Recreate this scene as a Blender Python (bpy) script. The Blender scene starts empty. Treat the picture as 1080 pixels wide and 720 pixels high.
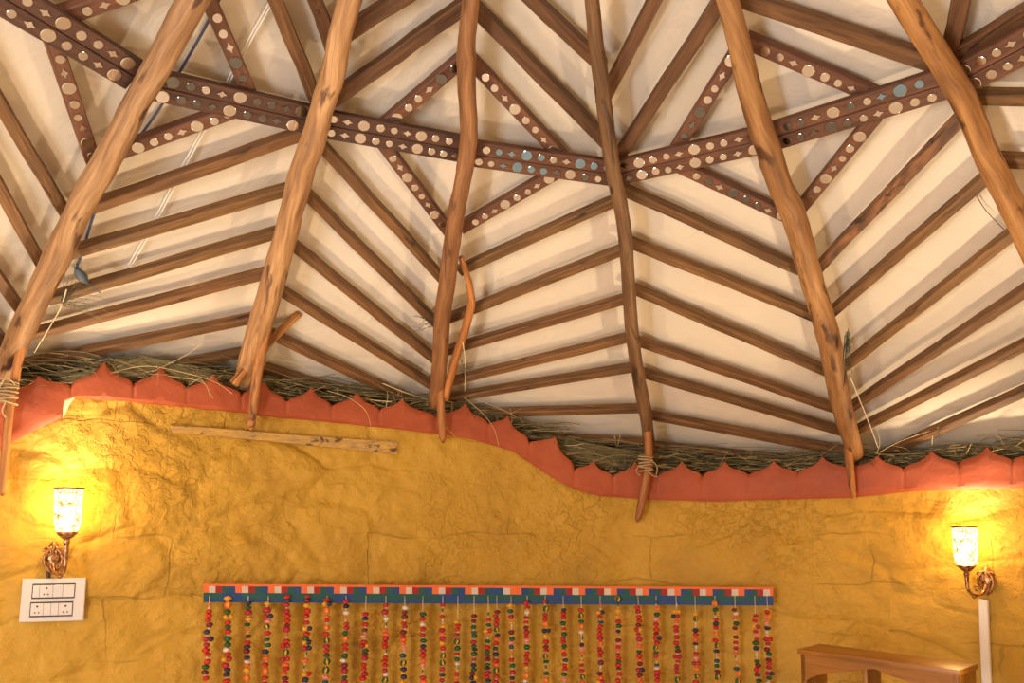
import bpy, bmesh, math, random
import numpy as np
from mathutils import Vector, Matrix, noise
rnd = random.Random(7)
C = bpy.context.scene.collection
PI = math.pi

# ------------------------------------------------------------------ camera
F, YH, PY0 = 850.0, 540.0, 0
PITCH = math.atan(F / 9400.0)
PY = YH - F * math.tan(PITCH)
CAM = Vector((0, 0, 1.55))
cd = bpy.data.cameras.new('camera'); cam = bpy.data.objects.new('camera', cd); C.objects.link(cam)
cam.location = CAM; cam.rotation_euler = (PI / 2 + PITCH, 0, 0)
cd.sensor_fit = 'HORIZONTAL'; cd.sensor_width = 36; cd.lens = F * 36 / 1080
cd.shift_y = (PY - 360) / 1080; cd.clip_start = .02
bpy.context.scene.camera = cam

def ray(x, y):
    a, b = (x - 540) / F, (PY - y) / F
    c, s = math.cos(PITCH), math.sin(PITCH)
    return Vector((a, c - b * s, s + b * c))

def project(P):
    d = Vector(P) - CAM; c, s = math.cos(PITCH), math.sin(PITCH)
    z = d.y * c + d.z * s; u = -d.y * s + d.z * c
    return 540 + F * d.x / z, PY - F * u / z

# ------------------------------------------------------------------ the roof cone and the wall line
SL = .65
_r = ray(560, -650); APEX = _r / _r.y            # apex at unit depth first, scaled below
def _cone(r, A):
    a = r.z ** 2 - SL * SL * (r.x ** 2 + r.y ** 2); b = -2 * A.z * r.z + 2 * SL * SL * (r.x * A.x + r.y * A.y)
    c = A.z ** 2 - SL * SL * (A.x ** 2 + A.y ** 2); D = math.sqrt(max(0, b * b - 4 * a * c))
    ps = [q * r for q in ((-b + D) / (2 * a), (-b - D) / (2 * a)) if q > 0 and q * r.z < A.z]
    return max(ps, key=lambda p: p.y)
_h = _cone(ray(684, 450), APEX)
SC = 2.5 / math.hypot(_h.x - APEX.x, _h.y - APEX.y)
APEX = APEX * SC                                  # relative to the camera
def at_cone(x, y, dz=0.0):
    return CAM + _cone(ray(x, y), APEX + Vector((0, 0, dz)))
AX = CAM + APEX
def phi_of(P): return math.atan2(P.x - AX.x, P.y - AX.y)
def rho_of(P): return math.hypot(P.x - AX.x, P.y - AX.y)

RAFT = {1: [(204, 0), (153, 92), (106, 180), (60, 270), (20, 355), (2, 398)],
        2: [(368, 0), (352, 75), (335, 130), (319, 180), (303, 240), (284, 310), (264, 380), (255, 408)],
        3: [(496, 0), (493, 60), (494, 135), (487, 195), (478, 245), (471, 300), (465, 360), (459, 425)],
        4: [(626, 0), (634, 90), (647, 180), (657, 240), (668, 360), (678, 420), (686, 476)],
        5: [(768, 0), (799, 120), (822, 190), (841, 240), (858, 300), (874, 360), (887, 420), (903, 478)],
        6: [(953, 0), (1008, 90), (1049, 180), (1078, 240), (1130, 345), (1190, 466)]}
RAD = {1: (14.5, 13, 13, 13, 12, 11), 2: (12.5, 12.5, 12.5, 13, 12, 12.5, 12, 10), 3: (9, 10, 9.5, 9, 9, 9, 8.5, 7.5),
       4: (8, 8.5, 8, 7.5, 7, 7, 6), 5: (11, 13, 12.5, 12.5, 12, 11.5, 11, 8), 6: (13, 12.5, 12.5, 12.5, 12, 10)}
RP = {k: [at_cone(*q) for q in v] for k, v in RAFT.items()}
PH = {k: sum(phi_of(p) for p in v[:6]) / len(v[:6]) for k, v in RP.items()}
STEP = (PH[6] - PH[1]) / 5
PHI = [PH[k] for k in range(1, 7)]
nrest = round((2 * PI - (PHI[-1] - PHI[0])) / STEP); rs = (2 * PI - (PHI[-1] - PHI[0])) / nrest
ALLPHI = PHI + [PHI[-1] + rs * k for k in range(1, nrest)]      # every ridge of the roof, closed
def bay_phis(k):
    if k == 0: return PHI[0] - rs, PHI[0]
    if k == 6: return PHI[5], PHI[5] + rs
    return PHI[k - 1], PHI[k]
def bay_normal(k):
    a, b = bay_phis(k)
    g = [Vector((math.sin(t), math.cos(t), -SL)) for t in (a, b)]
    n = g[0].cross(g[1]).normalized()
    return n if n.z < 0 else -n                   # into the room
def at_bay(k, x, y, dz):
    n = bay_normal(k); A = AX + Vector((0, 0, dz)); r = ray(x, y)
    return CAM + r * ((A - CAM).dot(n) / r.dot(n))
DZ_RING, DZ_PURLIN, DZ_FABRIC = .066, .104, .162

EAVE = [(-90, 402), (0, 397), (60, 390), (110, 384), (170, 388), (225, 394), (330, 406), (424, 418), (491, 427), (535, 440), (587, 458), (625, 474),
        (670, 480), (764, 482), (867, 480), (926, 478), (982, 474), (1041, 470), (1160, 466)]
ep = [at_cone(*q) for q in EAVE]
cf = np.polyfit([phi_of(p) for p in ep], [rho_of(p) for p in ep], 3)
PL, PR = phi_of(ep[0]), phi_of(ep[-1])
def wall_r(ph):
    ph = (ph + PI) % (2 * PI) - PI
    if PL <= ph <= PR: return float(np.polyval(cf, ph))
    a, b = float(np.polyval(cf, PR)), float(np.polyval(cf, PL))
    span = 2 * PI - (PR - PL); t = ((ph - PR) % (2 * PI)) / span
    return a + (b - a) * (t * t * (3 - 2 * t))
def at_wall(x, y, off=0.0):
    r = ray(x, y); lo, hi = .3, 9.0
    def g(t):
        P = CAM + r * t
        return rho_of(P) - (wall_r(phi_of(P)) - off)
    for i in range(60):
        m = (lo + hi) / 2
        if g(m) > 0: hi = m
        else: lo = m
    return CAM + r * lo
def wall_pt(ph, z, off=0.0):
    r = wall_r(ph) - off
    return Vector((AX.x + r * math.sin(ph), AX.y + r * math.cos(ph), z))
def wall_frame(ph):
    """tangent (to the viewer's right), up, normal into the room"""
    e = 1e-3
    t = (wall_pt(ph + e, 0) - wall_pt(ph - e, 0)).normalized()
    return t, Vector((0, 0, 1)), Vector((t.y, -t.x, 0)).normalized()
def interp(tab, x):
    return float(np.interp(x, [q[0] for q in tab], [q[1] for q in tab]))

# ------------------------------------------------------------------ materials
MATS = {}
def mat(name):
    m = bpy.data.materials.new(name); m.use_nodes = True; MATS[name] = m
    return m, m.node_tree.nodes, m.node_tree.links, m.node_tree.nodes['Principled BSDF']
def plain(name, col, rough=.6, metal=0.0, **kw):
    m, n, l, b = mat(name)
    b.inputs['Base Color'].default_value = (*col, 1); b.inputs['Roughness'].default_value = rough; b.inputs['Metallic'].default_value = metal
    for k, v in kw.items(): b.inputs[k.replace('_', ' ')].default_value = v
    return m
def ramp(n, stops):
    r = n.new('ShaderNodeValToRGB'); e = r.color_ramp.elements
    while len(e) < len(stops): e.new(.5)
    for q, (p, c) in zip(e, stops): q.position = p; q.color = (*c, 1)
    return r
def wood(name, dark, mid, light, sx=26, sy=2.2, crack=.62, rough=.62, bump=.6):
    """timber: grain runs along the UV v axis; the object's own colour tints it"""
    m, n, l, b = mat(name)
    uv = n.new('ShaderNodeUVMap'); uv.uv_map = 'UVMap'; mp = n.new('ShaderNodeMapping'); mp.inputs['Scale'].default_value = (sx, sy, 1)
    oi = n.new('ShaderNodeObjectInfo'); mu = n.new('ShaderNodeMath'); mu.operation = 'MULTIPLY'; mu.inputs[1].default_value = 60
    l.new(uv.outputs[0], mp.inputs[0]); l.new(oi.outputs['Random'], mu.inputs[0])
    nz = n.new('ShaderNodeTexNoise'); nz.noise_dimensions = '4D'; nz.inputs['Scale'].default_value = 1.6; nz.inputs['Detail'].default_value = 6; nz.inputs['Distortion'].default_value = .5
    l.new(mp.outputs[0], nz.inputs['Vector']); l.new(mu.outputs[0], nz.inputs['W'])
    rp = ramp(n, [(.25, dark), (.47, mid), (.72, light)]); l.new(nz.outputs['Fac'], rp.inputs[0])
    # broad patches and dark splits / knots
    mp2 = n.new('ShaderNodeMapping'); mp2.inputs['Scale'].default_value = (sx * .75, sy * 1.6, 1); l.new(uv.outputs[0], mp2.inputs[0])
    n2 = n.new('ShaderNodeTexNoise'); n2.noise_dimensions = '4D'; n2.inputs['Scale'].default_value = 1.1; n2.inputs['Detail'].default_value = 3; n2.inputs['Distortion'].default_value = 1.2
    l.new(mp2.outputs[0], n2.inputs['Vector']); l.new(mu.outputs[0], n2.inputs['W'])
    r2 = ramp(n, [(crack, (1, 1, 1)), (crack + .07, (.28, .22, .2))]); l.new(n2.outputs['Fac'], r2.inputs[0])
    mx = n.new('ShaderNodeMix'); mx.data_type = 'RGBA'; mx.blend_type = 'MULTIPLY'; mx.inputs[0].default_value = 1
    l.new(rp.outputs[0], mx.inputs[6]); l.new(r2.outputs[0], mx.inputs[7])
    m2 = n.new('ShaderNodeMix'); m2.data_type = 'RGBA'; m2.blend_type = 'MULTIPLY'; m2.inputs[0].default_value = 1
    l.new(mx.outputs[2], m2.inputs[6]); l.new(oi.outputs['Color'], m2.inputs[7])
    # fine fibre lines
    mp3 = n.new('ShaderNodeMapping'); mp3.inputs['Scale'].default_value = (sx * 9, sy * 3, 1); l.new(uv.outputs[0], mp3.inputs[0])
    n3 = n.new('ShaderNodeTexNoise'); n3.noise_dimensions = '4D'; n3.inputs['Scale'].default_value = 1.2; n3.inputs['Detail'].default_value = 4
    l.new(mp3.outputs[0], n3.inputs['Vector']); l.new(mu.outputs[0], n3.inputs['W'])
    r3 = ramp(n, [(.3, (.62, .58, .55)), (.6, (1.08, 1.08, 1.08))]); l.new(n3.outputs['Fac'], r3.inputs[0])
    m3 = n.new('ShaderNodeMix'); m3.data_type = 'RGBA'; m3.blend_type = 'MULTIPLY'; m3.inputs[0].default_value = .8
    l.new(m2.outputs[2], m3.inputs[6]); l.new(r3.outputs[0], m3.inputs[7])
    l.new(m3.outputs[2], b.inputs['Base Color']); b.inputs['Roughness'].default_value = rough
    bp = n.new('ShaderNodeBump'); bp.inputs['Strength'].default_value = bump; bp.inputs['Distance'].default_value = .006
    l.new(nz.outputs['Fac'], bp.inputs['Height']); l.new(bp.outputs[0], b.inputs['Normal'])
    return m
wood('pole_wood', (.16, .074, .030), (.36, .188, .080), (.58, .345, .165), sx=20, sy=2.4, crack=.585)
wood('purlin_wood', (.075, .034, .012), (.148, .070, .024), (.25, .122, .043), sx=40, sy=3.0, crack=.62)
wood('charred_wood', (.05, .025, .015), (.12, .055, .028), (.32, .14, .06), sx=22, sy=7, crack=.6)
wood('board_wood', (.058, .026, .018), (.098, .044, .028), (.15, .068, .040), sx=30, sy=3, crack=.7)
wood('shelf_wood', (.19, .070, .009), (.29, .112, .015), (.38, .165, .026), sx=16, sy=1.5, crack=.78, rough=.38, bump=.12)
wood('old_plank', (.30, .20, .09), (.48, .30, .10), (.60, .36, .07), sx=30, sy=9, crack=.58, rough=.85)

def m_fabric():
    m, n, l, b = mat('tent_fabric')
    g = n.new('ShaderNodeNewGeometry')
    nz = n.new('ShaderNodeTexNoise'); nz.inputs['Scale'].default_value = 1.1; nz.inputs['Detail'].default_value = 5; l.new(g.outputs['Position'], nz.inputs['Vector'])
    rp = ramp(n, [(.3, (.63, .555, .46)), (.55, (.70, .63, .535)), (.75, (.74, .675, .585))]); l.new(nz.outputs['Fac'], rp.inputs[0])
    l.new(rp.outputs[0], b.inputs['Base Color']); b.inputs['Roughness'].default_value = .85
    n2 = n.new('ShaderNodeTexNoise'); n2.inputs['Scale'].default_value = 4.5; n2.inputs['Detail'].default_value = 7; n2.inputs['Distortion'].default_value = 1.6
    l.new(g.outputs['Position'], n2.inputs['Vector'])
    bp = n.new('ShaderNodeBump'); bp.inputs['Strength'].default_value = .45; bp.inputs['Distance'].default_value = .03
    l.new(n2.outputs['Fac'], bp.inputs['Height']); l.new(bp.outputs[0], b.inputs['Normal'])
m_fabric()
def m_plaster(name, a, bcol, c, bump=.5, sc=5.0, chips=.0, joints=False):
    m, n, l, b = mat(name)
    g = n.new('ShaderNodeNewGeometry')
    nz = n.new('ShaderNodeTexNoise'); nz.inputs['Scale'].default_value = 2.4; nz.inputs['Detail'].default_value = 8; nz.inputs['Roughness'].default_value = .65; nz.inputs['Distortion'].default_value = .7
    l.new(g.outputs['Position'], nz.inputs['Vector'])
    rp = ramp(n, [(.28, a), (.5, bcol), (.72, c)]); l.new(nz.outputs['Fac'], rp.inputs[0])
    l.new(rp.outputs[0], b.inputs['Base Color']); b.inputs['Roughness'].default_value = .62
    n2 = n.new('ShaderNodeTexNoise'); n2.inputs['Scale'].default_value = sc; n2.inputs['Detail'].default_value = 10; n2.inputs['Roughness'].default_value = .62; n2.inputs['Distortion'].default_value = .25
    l.new(g.outputs['Position'], n2.inputs['Vector'])
    # chipped, trowelled crust in patches
    n3 = n.new('ShaderNodeTexNoise'); n3.inputs['Scale'].default_value = sc * 3.4; n3.inputs['Detail'].default_value = 6; n3.inputs['Roughness'].default_value = .6; n3.inputs['Distortion'].default_value = .4
    l.new(g.outputs['Position'], n3.inputs['Vector'])
    chip = ramp(n, [(.46, (0, 0, 0)), (.54, (1, 1, 1))]); l.new(n3.outputs['Fac'], chip.inputs[0])
    n4 = n.new('ShaderNodeTexNoise'); n4.inputs['Scale'].default_value = 1.3; n4.inputs['Detail'].default_value = 2; l.new(g.outputs['Position'], n4.inputs['Vector'])
    pat = ramp(n, [(.42, (.08, .08, .08)), (.62, (1, 1, 1))]); l.new(n4.outputs['Fac'], pat.inputs[0])
    mu = n.new('ShaderNodeMath'); mu.operation = 'MULTIPLY'; l.new(chip.outputs[0], mu.inputs[0]); l.new(pat.outputs[0], mu.inputs[1])
    ad = n.new('ShaderNodeMath'); ad.operation = 'MULTIPLY_ADD'; ad.inputs[1].default_value = chips
    l.new(mu.outputs[0], ad.inputs[0]); l.new(n2.outputs['Fac'], ad.inputs[2])
    last = ad
    if joints:
        uv = n.new('ShaderNodeUVMap'); uv.uv_map = 'UVMap'; nw = n.new('ShaderNodeTexNoise'); nw.inputs['Scale'].default_value = 3.5; nw.inputs['Detail'].default_value = 3; l.new(uv.outputs[0], nw.inputs['Vector'])
        vm = n.new('ShaderNodeVectorMath'); vm.operation = 'MULTIPLY_ADD'; vm.inputs[1].default_value = (.11, .11, 0); l.new(nw.outputs['Color'], vm.inputs[0]); l.new(uv.outputs[0], vm.inputs[2])
        br = n.new('ShaderNodeTexBrick'); br.inputs['Scale'].default_value = 1; br.inputs['Brick Width'].default_value = .42; br.inputs['Row Height'].default_value = .215; br.inputs['Mortar Size'].default_value = .0045; br.inputs['Mortar Smooth'].default_value = .6
        l.new(vm.outputs[0], br.inputs['Vector'])
        nm = n.new('ShaderNodeTexNoise'); nm.inputs['Scale'].default_value = 2.6; nm.inputs['Detail'].default_value = 2; l.new(uv.outputs[0], nm.inputs['Vector'])
        rm = ramp(n, [(.47, (0, 0, 0)), (.60, (1, 1, 1))]); l.new(nm.outputs['Fac'], rm.inputs[0])
        cr = n.new('ShaderNodeMath'); cr.operation = 'MULTIPLY'; l.new(br.outputs['Fac'], cr.inputs[0]); l.new(rm.outputs[0], cr.inputs[1])
        sb = n.new('ShaderNodeMath'); sb.operation = 'MULTIPLY_ADD'; sb.inputs[1].default_value = -.11; l.new(cr.outputs[0], sb.inputs[0]); l.new(ad.outputs[0], sb.inputs[2]); last = sb
        mxc = n.new('ShaderNodeMix'); mxc.data_type = 'RGBA'; mxc.inputs[7].default_value = (.20, .10, .018, 1)
        k = n.new('ShaderNodeMath'); k.operation = 'MULTIPLY'; k.inputs[1].default_value = .3; l.new(cr.outputs[0], k.inputs[0]); l.new(k.outputs[0], mxc.inputs[0]); l.new(rp.outputs[0], mxc.inputs[6]); l.new(mxc.outputs[2], b.inputs['Base Color'])
    bp = n.new('ShaderNodeBump'); bp.inputs['Strength'].default_value = bump; bp.inputs['Distance'].default_value = .03
    l.new(last.outputs[0], bp.inputs['Height']); l.new(bp.outputs[0], b.inputs['Normal'])
m_plaster('ochre_plaster', (.40, .222, .024), (.50, .288, .028), (.58, .345, .042), bump=.85, sc=6.5, chips=.17, joints=True)
m_plaster('red_clay', (.28, .052, .018), (.37, .075, .026), (.44, .097, .035), bump=.25, sc=9)
m_plaster('floor_stone', (.80, .75, .69), (.84, .79, .73), (.87, .83, .78), bump=.05)
plain('cream_plaster', (.75, .66, .42), .8)
def m_grass():
    m, n, l, b = mat('dry_grass')
    a = n.new('ShaderNodeAttribute'); a.attribute_name = 'Col'
    l.new(a.outputs['Color'], b.inputs['Base Color']); b.inputs['Roughness'].default_value = .6
m_grass()
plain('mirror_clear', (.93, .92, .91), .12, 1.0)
plain('mirror_dark_refl', (.27, .29, .30), .08, 1.0)  # dark reflection painted in as the mirror's base colour
plain('mirror_blue_refl', (.36, .62, .95), .07, 1.0)  # blue reflection put into the mirror's own colour
plain('mirror_rim', (.30, .27, .24), .4, .6)
plain('rope', (.42, .31, .17), .9)
plain('blue_cable', (.035, .06, .17), .5)
plain('white_cord', (.80, .77, .72), .8)
plain('dark_thread', (.10, .07, .05), .9)
plain('feather_blue', (.06, .085, .12), .5)
plain('white_plastic', (.66, .64, .65), .32)
plain('grey_plastic', (.62, .63, .66), .25)
plain('gap_dark', (.05, .045, .045), .6)
plain('conduit', (.80, .74, .68), .45)
def m_brass():
    m, n, l, b = mat('antique_brass')
    g = n.new('ShaderNodeNewGeometry'); nz = n.new('ShaderNodeTexNoise'); nz.inputs['Scale'].default_value = 90; l.new(g.outputs['Position'], nz.inputs['Vector'])
    rp = ramp(n, [(.35, (.16, .07, .035)), (.65, (.62, .34, .16))]); l.new(nz.outputs['Fac'], rp.inputs[0]); l.new(rp.outputs[0], b.inputs['Base Color'])
    b.inputs['Metallic'].default_value = .85; b.inputs['Roughness'].default_value = .36
m_brass()
def m_glass_mosaic():
    """lit lamp glass: pale mosaic pieces and florets in brown grout, light passes through"""
    m, n, l, b = mat('mosaic_glass')
    n.remove(b); out = n['Material Output']
    uv = n.new('ShaderNodeUVMap'); uv.uv_map = 'UVMap'
    vo = n.new('ShaderNodeTexVoronoi'); vo.feature = 'DISTANCE_TO_EDGE'; vo.inputs['Scale'].default_value = 62; l.new(uv.outputs[0], vo.inputs['Vector'])
    v2 = n.new('ShaderNodeTexVoronoi'); v2.feature = 'F1'; v2.inputs['Scale'].default_value = 25; v2.inputs['Randomness'].default_value = .5; l.new(uv.outputs[0], v2.inputs['Vector'])
    fl = ramp(n, [(.40, (1, 1, 1)), (.46, (0, 0, 0))]); l.new(v2.outputs['Distance'], fl.inputs[0])
    ed = ramp(n, [(.07, (0, 0, 0)), (.15, (1, 1, 1))]); l.new(vo.outputs['Distance'], ed.inputs[0])
    mx = n.new('ShaderNodeMath'); mx.operation = 'MAXIMUM'; l.new(fl.outputs[0], mx.inputs[0])
    sc = n.new('ShaderNodeMath'); sc.operation = 'MULTIPLY'; sc.inputs[1].default_value = .75; l.new(ed.outputs[0], sc.inputs[0]); l.new(sc.outputs[0], mx.inputs[1])
    em = n.new('ShaderNodeEmission'); em.inputs['Color'].default_value = (1, .74, .36, 1)
    st = n.new('ShaderNodeMath'); st.operation = 'MULTIPLY_ADD'; st.inputs[1].default_value = 7.0; st.inputs[2].default_value = .2
    l.new(mx.outputs[0], st.inputs[0]); l.new(st.outputs[0], em.inputs['Strength'])
    tr = n.new('ShaderNodeBsdfTransparent'); tr.inputs['Color'].default_value = (1, .86, .6, 1)
    ms = n.new('ShaderNodeMixShader'); ms.inputs[0].default_value = .62
    l.new(tr.outputs[0], ms.inputs[2]); l.new(em.outputs[0], ms.inputs[1]); l.new(ms.outputs[0], out.inputs['Surface'])
m_glass_mosaic()
def emis(name, col, s):
    m, n, l, b = mat(name); b.inputs['Base Color'].default_value = (*col, 1)
    b.inputs['Emission Color'].default_value = (*col, 1); b.inputs['Emission Strength'].default_value = s
emis('bulb_glow', (1, .72, .36), 10)

# ------------------------------------------------------------------ mesh helpers
def link(name, me, m, parent=None, loc=None):
    for mm in (m if isinstance(m, (list, tuple)) else [m]): me.materials.append(MATS[mm])
    o = bpy.data.objects.new(name, me); C.objects.link(o)
    if loc is not None: o.location = loc
    if parent is not None: o.parent = parent
    return o
def mesh_from(verts, faces, uvs=None, smooth=True, mi=None):
    me = bpy.data.meshes.new('m'); me.from_pydata([tuple(v) for v in verts], [], faces)
    if uvs is not None:
        u = me.uv_layers.new(name='UVMap')
        co = np.zeros(len(me.loops) * 2, np.float32)
        for i, lp in enumerate(me.loops): co[2 * i:2 * i + 2] = uvs[lp.vertex_index]
        u.data.foreach_set('uv', co)
    if smooth: me.polygons.foreach_set('use_smooth', [True] * len(me.polygons))
    if mi is not None: me.polygons.foreach_set('material_index', mi)
    me.update(); return me
def thing(name, label, cat, loc=(0, 0, 0), group=None):
    o = bpy.data.objects.new(name, None); C.objects.link(o); o.location = loc; o.empty_display_size = .05
    return tag(o, label, cat, group)
def tag(o, label, cat, group=None):
    o['label'] = label; o['category'] = cat
    if group: o['group'] = group
    return o
def struct(o, label=None, cat=None):
    o['kind'] = 'structure'
    if label: o['label'] = label; o['category'] = cat
    return o

class MB:
    """collects geometry for ONE mesh"""
    def __init__(s): s.v = []; s.f = []; s.uv = []; s.mi = []
    def add(s, v, f, uv=None, mi=0):
        k = len(s.v); s.v += [Vector(p) for p in v]; s.f += [tuple(i + k for i in q) for q in f]
        s.uv += uv if uv is not None else [(p[0], p[2]) for p in v]; s.mi += [mi] * len(f)
    def loft(s, pts, secs, side=None, mi=0, cap=True):
        """secs: per point a list of (a, b) offsets in the (side, normal) frame carried along the path"""
        pts = [Vector(p) for p in pts]; n = len(pts); v = []; uv = []; L = 0
        prev = None; m = len(secs[0])
        for i, p in enumerate(pts):
            t = (pts[min(i + 1, n - 1)] - pts[max(i - 1, 0)]).normalized()
            if prev is None:
                a = Vector(side) if side is not None else (Vector((0, 0, 1)).cross(t) if abs(t.z) < .9 else Vector((1, 0, 0)))
            else: a = prev
            a = (a - t * a.dot(t)).normalized(); prev = a; b = t.cross(a)
            if i: L += (p - pts[i - 1]).length
            per = 0
            for j, (x, y) in enumerate(secs[i]):
                v.append(p + a * x + b * y)
                if j: per += math.hypot(x - secs[i][j - 1][0], y - secs[i][j - 1][1])
                uv.append((per, L))
        f = []
        for i in range(n - 1):
            for j in range(m):
                k = (j + 1) % m
                f.append((i * m + j, i * m + k, (i + 1) * m + k, (i + 1) * m + j))
        if cap: f.append(tuple(range(m))[::-1]); f.append(tuple(range((n - 1) * m, n * m)))
        s.add(v, f, uv, mi)
    def tube(s, pts, r, seg=8, mi=0, jit=0.0, seed=0):
        rr = r if isinstance(r, (list, tuple)) else [r] * len(pts); secs = []
        for i, q in enumerate(rr):
            secs.append([(q * (1 + jit * noise.noise((seed + math.cos(2 * PI * j / seg), math.sin(2 * PI * j / seg), i * .7))) * math.cos(2 * PI * j / seg),
                          q * (1 + jit * noise.noise((seed + math.cos(2 * PI * j / seg), math.sin(2 * PI * j / seg), i * .7 + 9))) * math.sin(2 * PI * j / seg)) for j in range(seg)])
        s.loft(pts, secs, mi=mi)
    def bar(s, pts, w, h, side, ch=.0035, mi=0, hs=None):
        c = min(ch, w / 4, h / 4)
        def sec(k=1.0):
            a, b = w / 2 * k, h / 2 * k
            return [(-a + c, -b), (a - c, -b), (a, -b + c), (a, b - c), (a - c, b), (-a + c, b), (-a, b - c), (-a, -b + c)]
        s.loft(pts, [sec() for p in pts], side=side, mi=mi)
    def box(s, M, sx, sy, sz, mi=0, ch=.002):
        """chamfered box: M is a 4x4 frame, sizes along its axes"""
        bm = bmesh.new(); bmesh.ops.create_cube(bm, size=1)
        for q in bm.verts: q.co = Vector((q.co.x * sx, q.co.y * sy, q.co.z * sz))
        c = min(ch, min(sx, sy, sz) * .3)
        bmesh.ops.bevel(bm, geom=bm.edges[:] + bm.verts[:], offset=c, segments=2, affect='EDGES', profile=.6)
        s.bm(bm, M, mi)
    def bm(s, bm, M, mi=0):
        bm.verts.ensure_lookup_table(); bm.verts.index_update()
        lo = [q.co.copy() for q in bm.verts]
        s.add([M @ q for q in lo], [tuple(q.index for q in fc.verts) for fc in bm.faces], [(q.y + q.z * .3, q.x) for q in lo], mi); bm.free()
    def ball(s, c, r, sc=(1, 1, 1), M=None, mi=0, sub=2, rough=0, seed=0):
        bm = bmesh.new(); bmesh.ops.create_icosphere(bm, subdivisions=sub, radius=1)
        for q in bm.verts:
            k = r * (1 + rough * noise.noise(q.co * 2.3 + Vector((seed, 0, 0)))); q.co = Vector((q.co.x * sc[0] * k, q.co.y * sc[1] * k, q.co.z * sc[2] * k))
        s.bm(bm, Matrix.Translation(c) @ (M or Matrix()), mi)
    def lathe(s, M, prof, seg=24, mi=0):
        v = []; f = []; uv = []
        for i, (r, z) in enumerate(prof):
            for j in range(seg + 1):
                a = 2 * PI * j / seg
                v.append(M @ Vector((r * math.cos(a), r * math.sin(a), z))); uv.append((a * max(p[0] for p in prof), z))
        for i in range(len(prof) - 1):
            for j in range(seg):
                a = i * (seg + 1) + j; f.append((a, a + 1, a + seg + 2, a + seg + 1))
        s.add(v, f, uv, mi)
    def build(s, name, m, parent=None, loc=(0, 0, 0), smooth=True, sharp=False):
        loc = Vector(loc)
        me = mesh_from([q - loc for q in s.v], s.f, s.uv, smooth and not sharp, s.mi)
        if smooth and sharp:
            me.polygons.foreach_set('use_smooth', [True] * len(me.polygons)); me.set_sharp_from_angle(angle=.6)
        return link(name, me, m, parent, None if parent is not None else loc)
def part(mb, name, m, root, **kw):
    """a child mesh whose data is kept in its root's space"""
    return mb.build(name, m, root, loc=root.location, **kw)
def frame(p, x, y, z):
    M = Matrix.Identity(4)
    for i, a in enumerate((x, y, z, p)):
        for j in range(3): M[j][i] = a[j]
    return M
def smooth_path(pts, k=4):
    """Catmull-Rom through the points"""
    pts = [Vector(p) for p in pts]; out = []
    for i in range(len(pts) - 1):
        p0, p1, p2, p3 = pts[max(i - 1, 0)], pts[i], pts[i + 1], pts[min(i + 2, len(pts) - 1)]
        for j in range(k):
            t = j / k
            out.append(.5 * ((2 * p1) + (p2 - p0) * t + (2 * p0 - 5 * p1 + 4 * p2 - p3) * t * t + (3 * p1 - p0 - 3 * p2 + p3) * t ** 3))
    return out + [pts[-1]]
def px_size(P): # metres per photo pixel at P
    d = P - CAM
    return (d.y * math.cos(PITCH) + d.z * math.sin(PITCH)) / F

# ------------------------------------------------------------------ setting: ceiling fabric, wall, floor
def build_ceiling():
    v = []; f = []; n_t = 44; A = AX + Vector((0, 0, DZ_FABRIC)); nb = len(ALLPHI)
    cols = []
    for i in range(nb):
        a = ALLPHI[i]; b = ALLPHI[(i + 1) % nb] + (2 * PI if i == nb - 1 else 0)
        sub = 14 if (i < 6 or i == nb - 1) else 4
        cols += [(a, b, j / sub) for j in range(sub)]
    for (a, b, u) in cols:
        ph = a + (b - a) * u
        ga = Vector((math.sin(a), math.cos(a), -SL)); gb = Vector((math.sin(b), math.cos(b), -SL))
        g = ga * (1 - u) + gb * u
        for k in range(n_t + 1):
            R = .02 + (3.3 - .02) * k / n_t
            P = A + g * R
            s = math.sin(PI * u)
            q = (noise.noise(P * 1.7) * .010 + noise.noise(P * 5.1) * .004) * s
            P = P + Vector((0, 0, max(-.012, q)))
            v.append(P)
    m = len(cols)
    for i in range(m):
        for k in range(n_t):
            a, b = i * (n_t + 1) + k, ((i + 1) % m) * (n_t + 1) + k
            f.append((a, a + 1, b + 1, b))
    struct(link('ceiling', mesh_from(v, f), 'tent_fabric'), 'cream tent fabric ceiling stretched over the timber roof', 'ceiling')
build_ceiling()

VALLEY = [(-200, 408), (-60, 406), (10, 415), (75, 408), (141, 407), (197, 411), (255, 417), (302, 425), (350, 430), (400, 434), (460, 441), (515, 448), (558, 467),
          (606, 496), (647, 504), (693, 503), (741, 503), (790, 502), (842, 500), (897, 496), (953, 496), (1011, 490), (1068, 487), (1125, 486), (1185, 485), (1260, 485)]
PEAKS = [(-130, 392), (-25, 396), (41, 396), (110, 381), (170, 386), (225, 395), (279, 401), (329, 407), (377, 413), (424, 420), (491, 425), (536, 438), (586, 460),
         (626, 486), (670, 486), (719, 486), (764, 486), (816, 486), (867, 481), (925, 480), (982, 475), (1041, 471), (1097, 470), (1155, 469), (1220, 469)]
RED_LOW = [(-200, 486), (-60, 484), (0, 474), (12, 467), (40, 452), (65, 441), (67, 424), (80, 419), (100, 421), (140, 423), (200, 429), (260, 435), (270, 437), (390, 449),
           (460, 457), (495, 462), (540, 475), (577, 500), (600, 513), (615, 519), (632, 523), (687, 527), (757, 529), (810, 527), (895, 525), (960, 518), (1080, 514), (1260, 512)]
def wall_top_tab():
    t = []
    for x, y in VALLEY:
        P = at_wall(x, y + 4); t.append((phi_of(P), P.z))
    return t
WT = wall_top_tab()
ZB = (WT[0][1] + WT[-1][1]) / 2
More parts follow.
